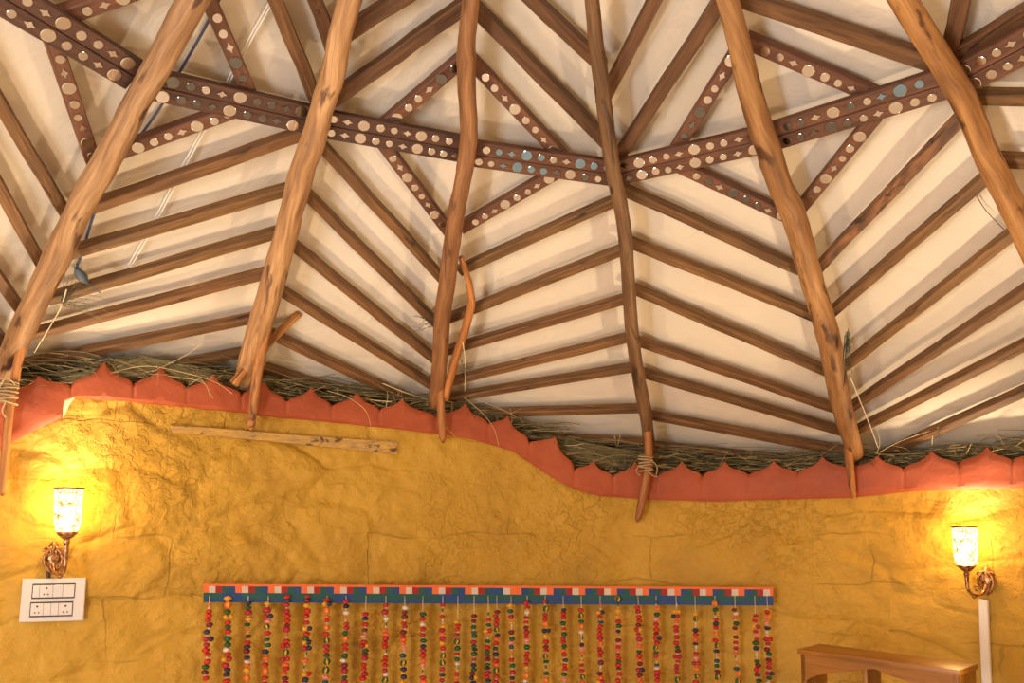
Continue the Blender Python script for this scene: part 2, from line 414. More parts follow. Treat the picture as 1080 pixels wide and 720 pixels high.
def wall_top(ph):
    ph = (ph + PI) % (2 * PI) - PI
    if WT[0][0] <= ph <= WT[-1][0]: return interp(WT, ph)
    return WT[0][1] + .0 if ph < WT[0][0] and ph > -1.6 else (WT[-1][1] if 0 < ph < 1.6 else ZB)
def relief(P, x, y):
    """hand-plastered rubble: soft stone bulges, rougher to the left, smoother in the middle right"""
    rough = .35 + .65 * max(0, min(1, 1 - abs(x - 300) / 260)) + .55 * max(0, min(1, 1 - abs(x - 900) / 170)) + .35 * max(0, min(1, (120 - x) / 60))
    Q = Vector((phi_of(P) * 2.6, P.z * 1.0, 0))
    w = Vector((noise.noise(Q * 3), noise.noise(Q * 3 + Vector((9, 3, 0))), 0)) * .09
    S = Vector((Q.x * 2.6, Q.y * 4.6, 0)) + w * 3
    d, _ = noise.voronoi(S)
    edge = min(1, (d[1] - d[0]) * 5.0)
    stone = noise.cell(Vector((round(_[0].x * 7) * .37, round(_[0].y * 7) * .53, 0)))
    fine = noise.fractal(Q * 15, 1.0, 2.1, 4)
    return rough * ((edge - 1) * .013 + stone * .009 + fine * .0085 + noise.noise(Q * 9) * .007) + noise.noise(Q * 1.6) * .012
def build_wall():
    v = []; f = []; uvs = []
    th = []; a = -1.35
    while a < 1.35: th.append(a); a += .0042
    nb = 60
    th += [1.35 + (2 * PI - 2.7) * k / nb for k in range(nb)]
    nz = 190; lo_z = .95
    door = (math.radians(214), math.radians(236))
    for a in th:
        zt = wall_top(a)
        inner = -1.35 <= a < 1.35
        for k in range(nz + 1):
            if k < 20: z = lo_z * k / 20
            else: z = lo_z + (zt - lo_z) * (k - 20) / (nz - 20)
            P = wall_pt(a, z)
            if inner and k >= 20:
                x, y = project(P); P = wall_pt(a, z, min(.020, relief(P, x, y)))
            v.append(P); uvs.append((a * 2.4, z))
        uvs += [(a * 2.4, zt), (a * 2.4, zt + .1)]
        v.append(wall_pt(a, zt, -.30)); v.append(wall_pt(a, AX.z + DZ_FABRIC - SL * (wall_r(a) + .30) + .05, -.30))
    m = nz + 3; n = len(th)
    for i in range(n):
        j = (i + 1) % n
        mid = (th[i] + (th[j] if j else th[0] + 2 * PI)) / 2
        for k in range(m - 1):
            if k < nz and door[0] < mid < door[1]:
                if v[i * m + k].z < 1.85: continue
            f.append((i * m + k, j * m + k, j * m + k + 1, i * m + k + 1))
    struct(link('wall_round', mesh_from(v, f, uvs), 'ochre_plaster'), 'ochre yellow hand-plastered round wall', 'wall')
build_wall()
def build_floor():
    mb = MB(); n = 64
    v = [wall_pt(2 * PI * k / n, 0, -.05) for k in range(n)]; w = [p - Vector((0, 0, .1)) for p in v]
    mb.add(v + w, [tuple(range(n))[::-1], tuple(range(n, 2 * n))] + [(k, (k + 1) % n, n + (k + 1) % n, n + k) for k in range(n)])
    struct(mb.build('floor', 'floor_stone', smooth=False))
build_floor()
def scallop(x):
    """photo row of the scalloped top edge above column x"""
    xs = [p[0] for p in PEAKS]; i = min(range(len(xs)), key=lambda k: abs(xs[k] - x) if True else 0)
    pk = PEAKS[i]
    vs = [q for q in VALLEY if (q[0] <= pk[0] if x <= pk[0] else q[0] >= pk[0])]
    if not vs: return pk[1]
    vl = vs[-1] if x <= pk[0] else vs[0]
    if (x - vl[0]) * (pk[0] - vl[0]) < 0:          # past this valley: belongs to the next peak
        i += 1 if x > pk[0] else -1
        i = max(0, min(len(PEAKS) - 1, i)); pk = PEAKS[i]
    u = min(1, abs(x - pk[0]) / max(1, abs(vl[0] - pk[0])))
    return pk[1] + (vl[1] - pk[1]) * (.54 * (1 - (1 - u) ** 4.5) + .46 * (1 - math.sqrt(1 - u * u)))
def build_trim():
    v = []; f = []; xs = []
    x = -150.0
    while x <= 1215: xs.append(x); x += 1.5
    nr = 9
    for x in xs:
        yb, yt = interp(RED_LOW, x), scallop(x)
        pt = at_wall(x, yt, .030)
        ring = []
        for k in range(nr):
            t = k / (nr - 1); y = yb + (yt - yb) * t
            off = .030 + .006 * noise.noise((x * .03, y * .05, 1)) - .005 * math.exp(-(min(abs(x - q[0]) for q in VALLEY) / 1.6) ** 2) * (.3 + .7 * t) - (.012 if k == 0 else 0) - (.006 if k == nr - 1 else 0)
            ring.append(at_wall(x, y, off))
        ph = phi_of(pt); zt, zb = pt.z, ring[0].z
        ring.append(wall_pt(ph, zt - .004, -.018)); ring.append(wall_pt(phi_of(ring[0]), zb, -.018))
        v += ring
    m = nr + 2
    for i in range(len(xs) - 1):
        for k in range(m):
            l = (k + 1) % m
            f.append((i * m + k, (i + 1) * m + k, (i + 1) * m + l, i * m + l))
    f.append(tuple(range(m))); f.append(tuple(range((len(xs) - 1) * m, len(xs) * m))[::-1])
    me = mesh_from(v, f); me.set_sharp_from_angle(angle=.7)
    struct(link('trim_1', me, 'red_clay'), 'terracotta red scalloped clay edging along the top of the wall', 'wall edging')
build_trim()
# old plank set in the plaster under the red edging
def build_plank():
    mb = MB()
    top = [(180, 449), (230, 452), (300, 458), (370, 463), (418, 466)]; low = [(181, 456), (230, 460), (300, 467), (370, 474), (417, 479)]
    pts = []; secs = []
    for k in range(25):
        t = k / 24; x = 180 + 238 * t
        a, b = at_wall(x, interp(top, x), .002), at_wall(x, interp(low, x), .002)
        pts.append((a + b) / 2); h = (a - b).length * (1 + .14 * noise.noise((k * .8, 0, 3))); d = .030 + .006 * noise.noise((k * .9, 4, 1))
        secs.append([(-d / 2, -h / 2), (d / 2, -h / 2), (d / 2, h / 2), (-d / 2, h / 2)])
    ph = phi_of(pts[0]); _, _, nn = wall_frame(ph)
    mb.loft(pts, secs, side=nn)
    struct(mb.build('trim_2', 'old_plank', sharp=True), 'weathered plank set in the yellow wall under the red edging', 'plank')
build_plank()
# bare patch where the red edging breaks off on the left
def build_patch():
    mb = MB(); ring = [(67, 409), (71, 406), (76, 410), (79, 419), (74, 426), (69, 436), (66, 441), (66, 424)]
    a = [at_wall(x, y, .022) for x, y in ring]; b = [at_wall(x, y, -.02) for x, y in ring]; n = len(ring)
    mb.add(a + b, [tuple(range(n))] + [(k, (k + 1) % n, n + (k + 1) % n, n + k) for k in range(n)])
    struct(mb.build('trim_3', 'cream_plaster', smooth=False), 'bare cream plaster patch at the broken end of the red edging', 'plaster patch')
build_patch()

# ------------------------------------------------------------------ rafters
ORD = ['first', 'second', 'third', 'fourth', 'fifth', 'sixth', 'seventh', 'eighth', 'ninth']
RLAB = {1: ('first', 'thick tan rafter pole, leftmost, slanting down to the left lamp'), 2: ('second', 'pale tan rafter pole, second from left, with a crossed stick at its foot'),
        3: ('third', 'slightly bent reddish rafter pole with a crooked branch beside its foot'), 4: ('fourth', 'thinnest dark brown rafter pole with rope lashing at its foot'),
        5: ('fifth', 'stout orange-brown rafter pole with a green sprig near its foot'), 6: ('sixth', 'smooth orange rafter pole, rightmost, at the right edge')}
RCOL = {1: (.80, .84, .90), 2: (1.0, 1.04, 1.08), 3: (.64, .54, .48), 4: (.43, .42, .42), 5: (.78, .72, .60), 6: (.86, .76, .54)}
for k in range(1, 7):
    pts = [p for p in RP[k]]; rr = [RAD[k][i] * px_size(p) for i, p in enumerate(pts)]
    tip = pts[0] + (AX - pts[0]) * (.90 - .01 * k); pts = [tip, pts[0] + (tip - pts[0]) * .5] + pts; rr = [rr[0] * .95, rr[0]] + rr
    L = smooth_path(pts, 6); R = [float(np.interp(i / 6, range(len(rr)), rr)) for i in range(len(L))]
    wob = [Vector((noise.noise((i * .21, k * 3.1, 0)), 0, noise.noise((i * .21, k * 3.1, 7)))) * .007 for i in range(len(L))]
    mb = MB(); mb.tube([p + w for p, w in zip(L, wob)], [r * (1 + .05 * noise.noise((i * .35, k * 5, 2))) for i, r in enumerate(R)], seg=16, jit=.10, seed=k * 11)
    o = mb.build('rafter_pole', 'pole_wood', loc=pts[-1]); o.color = (*RCOL[k], 1)
    tag(o, RLAB[k][1], 'roof pole', 'rafter poles of the roof')

# ------------------------------------------------------------------ plain purlins
BAYW = {0: 'left of the leftmost rafter pole', 1: 'between first and second rafter poles', 2: 'between second and third rafter poles', 3: 'between third and fourth rafter poles',
        4: 'between fourth and fifth rafter poles', 5: 'between fifth and sixth rafter poles', 6: 'right of the sixth rafter pole'}
def purlin(bay, a, b, label, w=.036, h=.038, m='purlin_wood', col=(1, 1, 1), ext=(.015, .015), dz=DZ_PURLIN):
    p, q = at_bay(bay, *a, dz), at_bay(bay, *b, dz)
    n = bay_normal(bay); e = (q - p).normalized(); p = p - e * ext[0]; q = q + e * ext[1]
    s = n.cross(e); k = 9; seed = rnd.random() * 50
    pts = [p + (q - p) * (i / (k - 1)) + s * .004 * noise.noise((seed + i * .5, 0, 0)) for i in range(k)]
    mb = MB(); mb.bar(pts, w, h, s)
    o = mb.build('roof_purlin', m, loc=p, sharp=True); v = .85 + .3 * rnd.random()
    o.color = (col[0] * v, col[1] * v * (.96 + .08 * rnd.random()), col[2] * v, 1)
    return tag(o, label, 'roof purlin', 'plain purlins ' + BAYW[bay])
BELOW = {0: [((-60, 8), (70, 226)), ((-45, 118), (44, 279)), ((-45, 234), (22, 326)), ((-40, 316), (6, 362))],
         1: [((100, 217), (320, 140)), ((78, 265), (304, 199)), ((55, 314), (294, 244)), ((38, 351), (282, 287)), ((20, 385), (270, 334)), ((10, 418), (258, 371))],
         2: [((333, 146), (466, 293)), ((320, 201), (460, 340)), ((308, 257), (458, 378)), ((295, 305), (456, 406)), ((283, 350), (454, 433)), ((268, 384), (450, 446))],
         3: [((488, 283), (648, 211)), ((474, 335), (653, 264)), ((472, 369), (659, 315)), ((470, 403), (664, 355)), ((468, 420), (667, 387)), ((464, 437), (674, 430)), ((461, 455), (680, 466))],
         4: [((656, 198), (842, 283)), ((662, 254), (855, 331)), ((668, 304), (872, 391)), ((676, 360), (883, 431)), ((679, 393), (890, 455)), ((684, 437), (898, 477)), ((690, 470), (900, 492))],
         5: [((1018, 119), (862, 283)), ((1046, 181), (876, 330)), ((1082, 235), (888, 388)), ((1118, 281), (900, 427)), ((1140, 333), (904, 453)), ((1165, 374), (910, 488))],
         6: [((1018, 101), (1160, 104)), ((1050, 168), (1190, 174)), ((1085, 240), (1210, 250))]}
for bay, L in BELOW.items():
    for i, (a, b) in enumerate(L):
        lab = '%s plain purlin below the mirrored ring %s' % (ORD[i], BAYW[bay])
        kw = {}
        if bay == 5 and i == 0: kw = dict(m='charred_wood'); lab = 'dark charred-looking purlin just below the mirrored ring between fifth and sixth rafter poles'
        if bay == 2 and i == 0: lab = 'plain purlin dropping right from the second rafter pole just under the mirrored ring'
        if bay == 4 and i == 0: lab = 'plain purlin dropping right from the fourth rafter pole just under the mirrored ring'
        purlin(bay, a, b, lab, **kw)
ABOVE = {1: [((287, -8), (333, 104)), ((328, -12), (350, 50))],
         2: [((352, 104), (490, 5)), ((366, 34), (490, -45))],
         3: [((500, 7), (642, 152)), ((548, -14), (632, 66))],
         4: [((637, 104), (698, -16)), ((654, 162), (764, -6))],
         5: [((776, -5), (988, 67)), ((830, -60), (960, -28))],
         6: [((1001, 62), (1018, -20)), ((1004, 62), (1130, -14))]}
UPL = {1: ('plain purlin above the ring running up left from the second rafter pole', 'short dark purlin at top edge just left of the second rafter pole'),
       2: ('long plain purlin above the ring climbing from second to third rafter pole', 'higher short purlin at top edge right of the second rafter pole'),
       3: ('long plain purlin above the ring dropping from third to fourth rafter pole', 'higher purlin at top edge dropping to the fourth rafter pole'),
       4: ('shorter purlin at top edge climbing right from the fourth rafter pole', 'long plain purlin above the ring climbing from fourth to fifth rafter pole'),
       5: ('long plain purlin above the ring dropping from fifth to sixth rafter pole', None),
       6: ('short purlin at top edge climbing beside the sixth rafter pole', 'plain board lying along the top of the mirrored ring right of the sixth rafter pole')}
for bay, L in ABOVE.items():
    for i, (a, b) in enumerate(L):
        if UPL[bay][i] is None: continue
        purlin(bay, a, b, UPL[bay][i], w=.05 if bay == 6 and i == 1 else .042, col=(.74, .68, .68))

# ------------------------------------------------------------------ mirrored ring boards and braces
_mcache = {}
def mirror_mesh(shape, size, m):
    key = (shape, size, m)
    if key not in _mcache:
        mb = MB(); t = .0022
        if shape == 'round':
            prof = [(size, 0), (size, t * .7), (size * .93, t), (0.0001, t)]
            mb.lathe(Matrix(), prof, seg=22); mb.mi = [0] * len(mb.mi)
            for i in range(22): mb.mi[i] = 1
            mb.add([(size * math.cos(2 * PI * j / 22), size * math.sin(2 * PI * j / 22), 0) for j in range(22)], [tuple(range(22))[::-1]], mi=1)
        else:
            a, b = size * 1.25, size * .85
            pts = [(a, 0), (.40 * a, .42 * b), (0, b), (-.40 * a, .42 * b), (-a, 0), (-.40 * a, -.42 * b), (0, -b), (.40 * a, -.42 * b)]
            mb.add([(x, y, 0) for x, y in pts] + [(x, y, t) for x, y in pts],
                   [tuple(range(8))[::-1], tuple(range(8, 16))] + [(k, (k + 1) % 8, 8 + (k + 1) % 8, 8 + k) for k in range(8)], mi=0)
        me = mesh_from(mb.v, mb.f, mb.uv, False, mb.mi); me.materials.append(MATS[m]); me.materials.append(MATS['mirror_rim'])
        _mcache[key] = me
    return _mcache[key]
SIZES = [('round', .0185), ('round', .0130), ('round', .0125), ('diamond', .0125), ('round', .0185), ('round', .0135), ('round', .0115), ('diamond', .012)]
SP = {'round': 1.0, 'diamond': .95}
def add_mirrors(root, p, e, s, n, length, phase, tint, start=.012):
    """a row of set mirrors from p along e on the board face"""
    t = start; i = phase
    while True:
        shape, size = SIZES[i % len(SIZES)]
        t += size
        if t + size > length - .008: break
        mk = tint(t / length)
        r = 'mirror_clear' if mk == 0 else ('mirror_dark_refl' if mk == 1 else 'mirror_blue_refl')
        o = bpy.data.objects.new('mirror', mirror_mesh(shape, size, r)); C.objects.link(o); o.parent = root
        tilt = Matrix.Rotation(rnd.gauss(0, .028), 4, 'X') @ Matrix.Rotation(rnd.gauss(0, .028), 4, 'Y')
        P = p + e * t + s * rnd.gauss(0, .0012) + n * .0005
        o.matrix_local = Matrix.Translation(P - root.location) @ frame((0, 0, 0), e, n.cross(e), n) @ tilt
        t += size + .0155 + rnd.random() * .006; i += 1
def tint_fn(dark_refl, blue):
    """smoky, blue: (from, to) share of the length where a dark or blue reflection is painted as mirror colour"""
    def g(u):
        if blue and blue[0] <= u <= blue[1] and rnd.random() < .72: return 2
        if dark_refl and dark_refl[0] <= u <= dark_refl[1] and rnd.random() < .6: return 1
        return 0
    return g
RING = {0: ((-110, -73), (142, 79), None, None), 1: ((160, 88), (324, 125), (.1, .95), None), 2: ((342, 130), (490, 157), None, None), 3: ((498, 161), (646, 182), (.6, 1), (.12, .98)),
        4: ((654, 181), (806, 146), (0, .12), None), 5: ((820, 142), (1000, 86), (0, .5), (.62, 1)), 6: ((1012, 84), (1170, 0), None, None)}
RTXT = {0: 'left of the first rafter pole', 1: 'between first and second rafter poles', 2: 'between second and third rafter poles', 3: 'some reflecting blue between third and fourth rafter poles',
        4: 'between fourth and fifth rafter poles', 5: 'between fifth and sixth rafter poles', 6: 'right of the sixth rafter pole'}
BW = .046
for bay, (a, b, sm, bl) in RING.items():
    p, q = at_bay(bay, *a, DZ_RING), at_bay(bay, *b, DZ_RING); n = bay_normal(bay); e = (q - p).normalized(); s = n.cross(e)
    root = thing('mirrored_ring_board', 'dark double ring board set with mirrors ' + RTXT[bay], 'mirrored board', p, 'mirrored ring boards around the roof')
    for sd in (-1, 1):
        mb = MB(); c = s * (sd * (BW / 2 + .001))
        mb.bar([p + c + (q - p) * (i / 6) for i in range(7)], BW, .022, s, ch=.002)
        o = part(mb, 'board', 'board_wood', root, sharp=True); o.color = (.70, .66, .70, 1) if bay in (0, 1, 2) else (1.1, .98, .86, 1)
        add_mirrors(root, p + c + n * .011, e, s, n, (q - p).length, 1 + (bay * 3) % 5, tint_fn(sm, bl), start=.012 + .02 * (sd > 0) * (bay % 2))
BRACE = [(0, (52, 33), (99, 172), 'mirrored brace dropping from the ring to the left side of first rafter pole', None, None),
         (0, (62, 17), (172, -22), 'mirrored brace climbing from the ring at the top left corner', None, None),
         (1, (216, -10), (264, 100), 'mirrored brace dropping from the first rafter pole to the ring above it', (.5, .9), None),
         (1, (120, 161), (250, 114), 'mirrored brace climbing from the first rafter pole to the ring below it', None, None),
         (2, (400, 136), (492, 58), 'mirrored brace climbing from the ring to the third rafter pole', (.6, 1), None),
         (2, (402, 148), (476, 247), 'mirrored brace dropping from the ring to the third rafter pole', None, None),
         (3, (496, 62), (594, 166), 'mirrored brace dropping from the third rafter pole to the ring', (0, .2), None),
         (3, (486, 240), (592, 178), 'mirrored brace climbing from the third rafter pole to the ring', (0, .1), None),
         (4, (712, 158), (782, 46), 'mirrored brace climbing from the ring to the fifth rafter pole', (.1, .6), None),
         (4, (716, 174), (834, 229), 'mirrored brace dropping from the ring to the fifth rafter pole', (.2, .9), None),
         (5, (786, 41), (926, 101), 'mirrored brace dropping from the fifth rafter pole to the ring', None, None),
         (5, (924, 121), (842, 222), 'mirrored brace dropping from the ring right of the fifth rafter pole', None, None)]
for bay, a, b, lab, sm, bl in BRACE:
    p, q = at_bay(bay, *a, DZ_PURLIN), at_bay(bay, *b, DZ_PURLIN); n = bay_normal(bay); e = (q - p).normalized(); s = n.cross(e)
    root = thing('mirrored_brace', lab, 'mirrored board', p, 'mirrored diamond braces of the roof')
    mb = MB(); mb.bar([p + (q - p) * (i / 6) for i in range(7)], .043, .034, s, ch=.003)
    o = part(mb, 'board', 'board_wood', root, sharp=True); o.color = (1.3, 1.15, 1.0, 1)
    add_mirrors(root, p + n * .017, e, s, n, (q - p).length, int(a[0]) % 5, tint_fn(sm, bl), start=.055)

# ------------------------------------------------------------------ pegs, sticks, lashings at the rafter feet
def stick(name, px, rad, lab, cat, off, m='pole_wood', col=(.9, .72, .5), group=None, tip=True):
    pts = [at_cone(x, y, o[0]) if isinstance(o, tuple) else at_wall(x, y, o) for (x, y), o in zip(px, off)]
    rr = [r * px_size(p) for r, p in zip(rad, pts)]
    L = smooth_path(pts, 5); R = [float(np.interp(i / 5, range(len(rr)), rr)) for i in range(len(L))]
    if tip: d = (L[-1] - L[-2]).normalized(); L.append(L[-1] + d * R[-1] * 1.3); R.append(R[-1] * .35)
    mb = MB(); mb.tube(L, R, seg=12, jit=.16, seed=px[0][0])
    o = mb.build(name, m, loc=pts[-1]); o.color = (*col, 1)
    return tag(o, lab, cat, group)
G = 'pointed wooden pegs at the rafter feet'
stick('wooden_peg', [(24, 358), (16, 398), (9, 440), (3, 518)], (4.5, 4.5, 4.5, 4), 'long square peg below the leftmost rafter pole over the red edging', 'wooden peg', (.17, .10, .07, .06), group=G, col=(1, .78, .5))
stick('wooden_peg', [(283, 316), (281, 345), (272, 390), (265, 448)], (4, 5.5, 5.5, 4), 'pale peg hanging from the foot of the second rafter pole', 'wooden peg', (.30, .24, .12, .06), group=G, col=(1, .8, .55))
stick('wooden_peg', [(463, 366), (464, 412), (467, 462)], (4.2, 4.5, 3.8), 'peg hanging from the foot of the third rafter pole beside the crooked branch', 'wooden peg', (.24, .13, .06), group=G, col=(.85, .62, .42))
stick('wooden_peg', [(683, 452), (684, 486), (677, 528), (673, 546)], (4, 4.6, 4.3, 3.6), 'rope-bound pointed peg below the fourth rafter pole, reaching down the yellow wall', 'wooden peg', (.13, .09, .06, .055), group=G, col=(.85, .6, .38))
stick('wooden_peg', [(893, 452), (896, 486), (900, 522)], (4.6, 4.4, 3), 'slim peg below the fifth rafter pole against the red edging', 'wooden peg', (.13, .08, .055), group=G, col=(1, .76, .45))
stick('crossed_stick', [(316, 330), (283, 362), (246, 405)], (3.6, 4.4, 5), 'yellowish stick crossing behind the foot of the second rafter pole', 'stick', (.17, .10, .045), col=(1.05, .85, .5), tip=False)
stick('crooked_branch', [(486, 271), (492, 288), (496, 306), (497, 322), (489, 352), (478, 386), (470, 420)], (2.6, 3.2, 3.6, 4.2, 4.4, 4.6, 4), 'crooked bent branch leaning against the foot of the third rafter pole', 'branch', ((.02,), (.02,), (.02,), (.02,), (.015,), (.0,), (-.03,)), col=(.95, .68, .42), tip=False)

def lashing(cx, cy, rpx, n, lab, off, hgt, tails):
    c = at_wall(cx, cy, off); k = px_size(c); t, u, nn = wall_frame(phi_of(c)); mb = MB()
    for i in range(n):
        z = (i - (n - 1) / 2) * hgt / n * k; a0 = rnd.random() * 6; tl = rnd.uniform(-.35, .35)
        pts = [c + t * (math.cos(a) * rpx * k) + nn * (math.sin(a) * rpx * k * .8) + u * (z + tl * math.cos(a) * rpx * k * .6) for a in [a0 + 2 * PI * j / 18 for j in range(20)]]
        mb.tube(pts, .0034, seg=6)
    for tail in tails: mb.tube(smooth_path([at_wall(x, y, o) for x, y, o in tail], 4), .0024, seg=6)
    o = mb.build('rope_lashing', 'rope', loc=c)
    return tag(o, lab, 'rope', 'rope lashings at the rafter feet')
lashing(8, 413, 9.5, 7, 'coiled rope lashing around the foot of the leftmost rafter pole', .10, 26, [[(16, 405, .13), (6, 398, .15), (-2, 412, .13)], [(6, 424, .12), (2, 433, .11), (6, 440, .10)]])
lashing(681, 489, 7.5, 6, 'fibre rope lashing tying the peg to the thin fourth rafter pole', .10, 17, [[(686, 484, .12), (693, 492, .12), (692, 502, .1)], [(680, 494, .12), (688, 501, .11), (694, 503, .1)], [(674, 490, .12), (671, 497, .1), (675, 501, .09)]])
# small string knot on the lowest purlin, left of the fourth pole
def knot():
    mb = MB(); b = 3
    for tr in ([(648, 459), (650, 470), (653, 478)], [(654, 459), (652, 468), (648, 477)], [(652, 474), (653, 482), (652, 486)]):
        mb.tube(smooth_path([at_bay(b, x, y, DZ_PURLIN - .05) for x, y in tr], 3), .0035, seg=6)
    tag(mb.build('string_knot', 'rope', loc=at_bay(b, 651, 470, DZ_PURLIN)), 'brown string knot tied round the lowest purlin left of the fourth rafter pole', 'string')
knot()

# ------------------------------------------------------------------ grass thatch along the wall top (uncountable)
def strand(acc, pts, r0, r1, col, seg=3):
    v, f, c = acc; k = len(v); n = len(pts); prev = None
    for i, p in enumerate(pts):
        t = (pts[min(i + 1, n - 1)] - pts[max(i - 1, 0)]).normalized()
        a = t.cross(Vector((.2, .3, 1))).normalized(); b = t.cross(a); r = r0 + (r1 - r0) * i / (n - 1)
        for j in range(seg):
            q = 2 * PI * j / seg; v.append(p + a * (r * math.cos(q)) + b * (r * math.sin(q))); c.append(col)
    for i in range(n - 1):
        for j in range(seg):
            f.append((k + i * seg + j, k + i * seg + (j + 1) % seg, k + (i + 1) * seg + (j + 1) % seg, k + (i + 1) * seg + j))
def strands_obj(name, acc, loc=None, parent=None):
    v, f, c = acc; loc = Vector(loc) if loc is not None else Vector((0, 0, 0))
    me = mesh_from([p - loc for p in v], f)
    ca = me.color_attributes.new('Col', 'FLOAT_COLOR', 'POINT')
    ca.data.foreach_set('color', np.array([(*q, 1) for q in c], np.float32).ravel())
    return link(name, me, 'dry_grass', parent, None if parent is not None else loc)
def gcol():
    r = rnd.random()
    if r < .52: b = Vector((.20, .165, .075))
    elif r < .80: b = Vector((.12, .115, .055))
    elif r < .94: b = Vector((.34, .26, .12))
    else: b = Vector((.60, .47, .25))
    return tuple(b * rnd.uniform(.6, 1.45))
def build_thatch():
    acc = ([], [], [])
    p0, p1 = phi_of(at_wall(-120, 420)), phi_of(at_wall(1180, 500))
    for i in range(4200):
        ph = rnd.uniform(p0, p1); x = rnd.betavariate(1.4, 1.6) * .25 - .005; zt = wall_top(ph)
        zf = AX.z + DZ_FABRIC - SL * (wall_r(ph) + x) - .028
        z = zt + .004 + max(.004, (zf - zt)) * .62 * rnd.random() ** 1.9
        L = rnd.uniform(.10, .36); d = rnd.choice((-1, 1)); tl = rnd.gauss(-.03, .10) * L; dr = rnd.gauss(0, .045); bow = rnd.gauss(0, .014)
        pts = []
        for k in range(5):
            t = k / 4 - .5; q = ph + d * t * L / wall_r(ph); xx = max(-.004, x + dr * t)
            top = AX.z + DZ_FABRIC - SL * (wall_r(q) + xx) - .026
            zz = z + tl * t * d + bow * (1 - 4 * t * t)
            pts.append(wall_pt(q, max(wall_top(q) + .004, min(zz, top)), -xx))
        strand(acc, pts, .0027, .0014, gcol())
    # wayward straws that stick out over the red edging
    for i in range(150):
        x = rnd.uniform(20, 1075); y = interp(VALLEY, x) - rnd.uniform(6, 20); P = at_wall(x, y, .0); dx = rnd.uniform(-26, 26)
        pts = [at_wall(x, y, -.05), at_wall(x + dx * .4, y - rnd.uniform(-2, 9), .02), at_wall(x + dx, y + rnd.uniform(-12, 9), .06)]
        strand(acc, smooth_path(pts, 4), .0013, .0007, (.52, .40, .19) if rnd.random() < .6 else (.2, .16, .08))
    for tr in ([(100, 398), (150, 386), (190, 392), (225, 402), (245, 415)], [(160, 392), (195, 375), (213, 362)], [(200, 406), (212, 400), (225, 420)], [(160, 395), (190, 398), (215, 404), (222, 420)],
               [(250, 383), (300, 380), (330, 392)], [(345, 412), (365, 418), (385, 432), (391, 449)], [(460, 437), (470, 450), (480, 460)], [(488, 418), (505, 432), (520, 450), (526, 470)], [(275, 400), (279, 385), (290, 368)],
               [(925, 478), (928, 465), (924, 450)], [(927, 477), (950, 465), (985, 453), (1015, 446)], [(983, 470), (984, 457), (990, 450)], [(1048, 459), (1054, 461), (1059, 470)], [(500, 420), (530, 432), (545, 440)], [(407, 430), (409, 418), (408, 412)]):
        n = len(tr); strand(acc, smooth_path([at_wall(x, y, .01 + .07 * (k / (n - 1))) for k, (x, y) in enumerate(tr)], 5), .0016, .001, (.66, .52, .27))
    # thicker bundle in the gap on the left, and the slanting bundle under the low purlin
    for i in range(420):
        if i < 200:
            u = rnd.gauss(0, 1); y0 = 392 + rnd.gauss(0, 5); a, b, m = (85 + rnd.uniform(-25, 40), y0 + 10), (215 + rnd.uniform(-40, 30), y0 + 8), (150, y0 - 6 + rnd.uniform(-4, 4))
            o = -.02
        else:
            y0 = rnd.uniform(0, 20); a, b, m = (585 + rnd.uniform(-8, 20), 462 + y0), (650 + rnd.uniform(-5, 25), 476 + y0 * 1.0), (615, 466 + y0); o = -.05
        P = [at_wall(a[0], a[1], o), at_wall(m[0], m[1], o + .0), at_wall(b[0], b[1], o)]
        pts = smooth_path(P, 3); ok = []
        for p in pts:
            top = AX.z + DZ_FABRIC - SL * rho_of(p) - .026
            ok.append(Vector((p.x, p.y, min(p.z, top))))
        strand(acc, ok, .002, .001, gcol())
    o = strands_obj('thatch_grass', acc); o['kind'] = 'stuff'
    tag(o, 'dry olive grass thatch packed between the red edging and the fabric', 'grass')
build_thatch()
def sprig(name, px, lab, cat, col, n, spread, blades, off, stem=None, r=.0011):
    """fine blades radiating from a point; px root on the wall cone, drawn in the plane near the rafter"""
    root = at_cone(*px, off); k = px_size(root); nn = (CAM - root).normalized(); ri = Vector((0, 0, 1)).cross(-nn).normalized() * -1; up = nn.cross(ri)
    ri = Vector((1, 0, 0)); ri = (ri - nn * ri.dot(nn)).normalized(); up = nn.cross(ri)
    if up.z < 0: up = -up
    acc = ([], [], [])
    for i in range(n):
        a = math.radians(rnd.uniform(*spread)); L = rnd.uniform(*blades) * k; s0 = (rnd.uniform(-3, 3) * ri + rnd.uniform(-5, 5) * up) * k
        d = ri * math.cos(a) + up * math.sin(a); g = rnd.uniform(-.15, .35)
        strand(acc, [root + s0 + d * L * t + up * (-g * L * t * t) + nn * (.25 * L * t * rnd.uniform(-.3, 1)) for t in (0, .35, .7, 1)], r, r * .5, tuple(c * rnd.uniform(.6, 1.4) for c in col))
    if stem:
        strand(acc, smooth_path([at_cone(x, y, off) for x, y in stem], 5), .0028, .0016, (.72, .62, .42))
    return tag(strands_obj(name, acc, root), lab, cat)
sprig('dry_grass_sprig', (66, 318), 'feathery dry grass sprig with pale stem beside the leftmost rafter pole', 'grass sprig', (.19, .16, .09), 46, (-25, 80), (12, 46), -.01, [(70, 305), (64, 324), (54, 342), (42, 362), (36, 372)])
sprig('dark_grass_tuft', (460, 338), 'small dark grass tuft poking left from the third rafter pole', 'grass tuft', (.06, .05, .035), 22, (150, 215), (8, 26), .02)
sprig('dry_twig_wisp', (489, 388), 'wispy dry twig with a pale stem right of the crooked branch', 'twig', (.12, .09, .06), 40, (-80, 250), (6, 20), -.02, [(488, 360), (491, 385), (490, 412)], r=.0008)
sprig('green_sprig', (894, 352), 'dark green leaf sprig tucked beside the fifth rafter pole', 'sprig', (.05, .06, .035), 16, (-98, -76), (16, 46), -.02, r=.0017)
